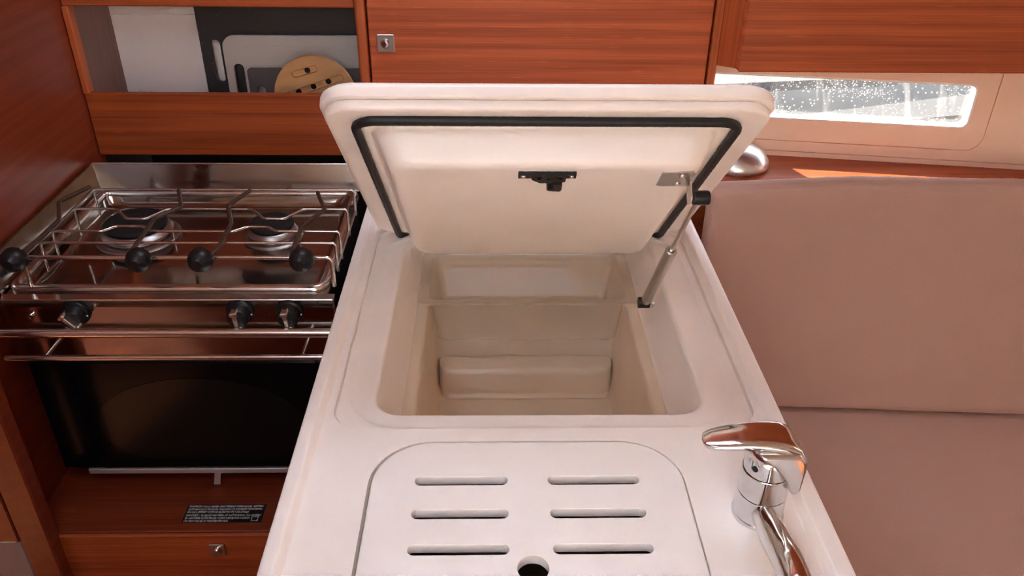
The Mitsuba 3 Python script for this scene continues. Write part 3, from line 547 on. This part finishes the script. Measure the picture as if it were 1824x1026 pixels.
# pot rack: five cross wires with bent down ends, side rails, a flat front rail
RZ, RXL, RXR = 0.9535, -0.708, -0.248
def wire(i, y, dips):
    pts = [(RXL, y, 0.903), (RXL, y, RZ)] + [(x, y + d, RZ) for x, d in dips] + [(RXR, y, RZ), (RXR, y, 0.903)]
    add('cooker__pot_rack_wire' + (f'_{i:03d}' if i else ''), tube(rounded_path(pts, 0.006, 5), 0.0024, 8), 'steel_polished' if i in (0, 1) else 'steel_satin', smooth=50)
wire(0, 1.161, [])
wire(1, 1.201, [(-0.628, 0), (-0.614, 0.018), (-0.570, 0.018), (-0.546, 0), (-0.418, 0), (-0.402, 0.016), (-0.366, 0.016), (-0.350, 0)])
wire(2, 1.284, [(-0.637, 0), (-0.606, -0.038), (-0.574, -0.038), (-0.551, 0), (-0.411, 0), (-0.380, -0.037), (-0.346, -0.037), (-0.322, 0)])
wire(3, 1.363, [])
add('cooker__pot_rack_rail', tube(rounded_path([(RXL - 0.004, 1.112, 0.904), (RXL - 0.004, 1.112, RZ + 0.001), (RXR + 0.002, 1.112, RZ + 0.001), (RXR + 0.002, 1.112, 0.904)], 0.009, 6), 0.0034, 10), 'steel_polished', smooth=50)
add('cooker__pot_rack_side_rail', tube(rounded_path([(RXL - 0.004, 1.112, RZ), (RXL - 0.002, 1.20, RZ - 0.001), (RXL, 1.363, RZ)], 0.01, 5), 0.0024, 8), 'steel_satin', smooth=50)
add('cooker__pot_rack_side_rail_001', tube([(RXR, 1.161, 0.912), (RXR, 1.363, 0.912)], 0.0022, 8), 'steel_satin', smooth=50)
add('cooker__pot_rack_foot', cb(RXR - 0.014, RXR - 0.002, 1.372, 1.388, 0.897, 0.913, 0.002), 'rubber')
arms = [[(-0.710, 1.092), (-0.709, 1.122), (-0.706, 1.228), (-0.737, 1.296), (-0.711, 1.359)], [(-0.535, 1.092), (-0.550, 1.122), (-0.554, 1.233), (-0.525, 1.278), (-0.550, 1.344)],
        [(-0.437, 1.092), (-0.421, 1.122), (-0.424, 1.215), (-0.448, 1.282), (-0.426, 1.344)], [(-0.291, 1.092), (-0.306, 1.122), (-0.308, 1.205), (-0.282, 1.268), (-0.306, 1.336)]]
for i, a in enumerate(arms):
    k = 'cooker__pot_clamp' + (f'_{i:03d}' if i else '')
    add(k, tube(rounded_path([(x, y, 0.9605) for x, y in a], 0.008, 5), 0.0036, 10), 'rod_bronze', smooth=50, label='bent bronze pot clamp rod')
    kx = (-0.714, -0.530, -0.438, -0.287)[i]
    kb = lathe([(0, 0.026), (0.007, 0.0255), (0.0150, 0.019), (0.0182, 0.012), (0.0190, 0.006), (0.0186, 0.0), (0.011, -0.0045), (0.0065, -0.010), (0, -0.010)], (kx, 1.101, 0.9595), (0, -1, 0.06), 14)
    add(k + '__knob', kb, 'black_plastic', smooth=28, label='black clamp knob')
tag('cooker', 'stainless steel two-burner gas cooker with oven in the wooden recess', 'cooker')

# ------------------------------------------------------------------ settee
def cushion(x0, x1, y0, y1, z0, z1, r, amp, seed, res=0.022):
    m = to_man(rbox(x0, x1, y0, y1, z0, z1, r, 20)).refine_to_length(res)
    t = to_tri(m); v = np.asarray(t.vertices); t.vertices = v
    n = np.asarray(t.vertex_normals)
    d = (meshkit.fbm(v * [6, 6, 6], 3, seed) - 0.5) * 2 * amp
    t.vertices = v + n * d[:, None]; return t
BYaw = math.atan(0.055)
def bplace(v):
    # local: x along the settee, y depth (0 = front face), z up from the seat; reclined and turned
    y = v[:, 1] + 0.062 * v[:, 2]
    c_, s_ = math.cos(-BYaw), math.sin(-BYaw)
    return np.column_stack([0.402 + c_ * v[:, 0] - s_ * y, 1.362 + s_ * v[:, 0] + c_ * y, 0.452 + v[:, 2]])
bk = cushion(0.0, 1.05, 0.0, 0.048, 0.001, 0.507, 0.0225, 0.0015, 5, 0.012)
v = np.asarray(bk.vertices).copy()
top = np.clip((v[:, 2] - 0.39) / 0.117, 0, 1)
v[:, 2] += top * (0.016 * np.clip(v[:, 0] / 0.26, 0, 1) - 0.014 + 0.010 * v[:, 0])
seamz = np.exp(-((v[:, 2] - 0.500) / 0.014) ** 2)
puck = (np.sin(v[:, 0] * 2 * np.pi / 0.043 + 3.0 * np.sin(v[:, 0] * 13)) * (0.35 + 0.65 * np.sin(v[:, 0] * 17 + 1) ** 2)) * np.clip((v[:, 0] - 0.18) / 0.12, 0, 1)
v[:, 2] += 0.0017 * puck * seamz; v[:, 1] += 0.0012 * puck * seamz - 0.004 * np.exp(-((v[:, 0] - 0.55) / 0.4) ** 2 - ((v[:, 2] - 0.25) / 0.2) ** 2) * (v[:, 1] < 0.06)
bk.vertices = bplace(v)
add('backrest_cushion', bk, 'fabric', smooth=True)
tag('backrest_cushion', 'beige pink fabric backrest cushion right of the worktop', 'cushion')
st_ = cushion(0.0, 1.05, -0.72, 0.06, -0.12, 0.0, 0.025, 0.002, 9)
st_.vertices = (lambda v: np.column_stack([0.402 + math.cos(-BYaw) * v[:, 0] - math.sin(-BYaw) * v[:, 1], 1.362 + math.sin(-BYaw) * v[:, 0] + math.cos(-BYaw) * v[:, 1], 0.450 + v[:, 2]]))(np.asarray(st_.vertices))
add('seat_cushion', st_, 'fabric', smooth=True, label='beige pink fabric seat cushion in front of the backrest', category='cushion')
add('bench', cb(0.41, 1.45, 0.66, 1.36, 0.0, 0.325, 0.004), 'wood_across', label='wooden settee base under the seat cushion', category='bench')

# dome lamp behind the backrest
add('dome_lamp__shade', lathe([(0.0, 0.036), (0.020, 0.035), (0.038, 0.0305), (0.052, 0.022), (0.061, 0.010), (0.0635, 0.0), (0.062, -0.004), (0.0, -0.004)], (0.486, 1.532, 0.941), (0, 0, 1), 48), 'lamp_metal', smooth=50)
add('dome_lamp__foot', lathe([(0, 0), (0.054, 0), (0.054, 0.005), (0, 0.005)], (0.486, 1.532, 0.932), (0, 0, 1), 40), 'steel_satin', smooth=35)
tag('dome_lamp', 'silver dome lamp on the ledge behind the backrest', 'lamp')
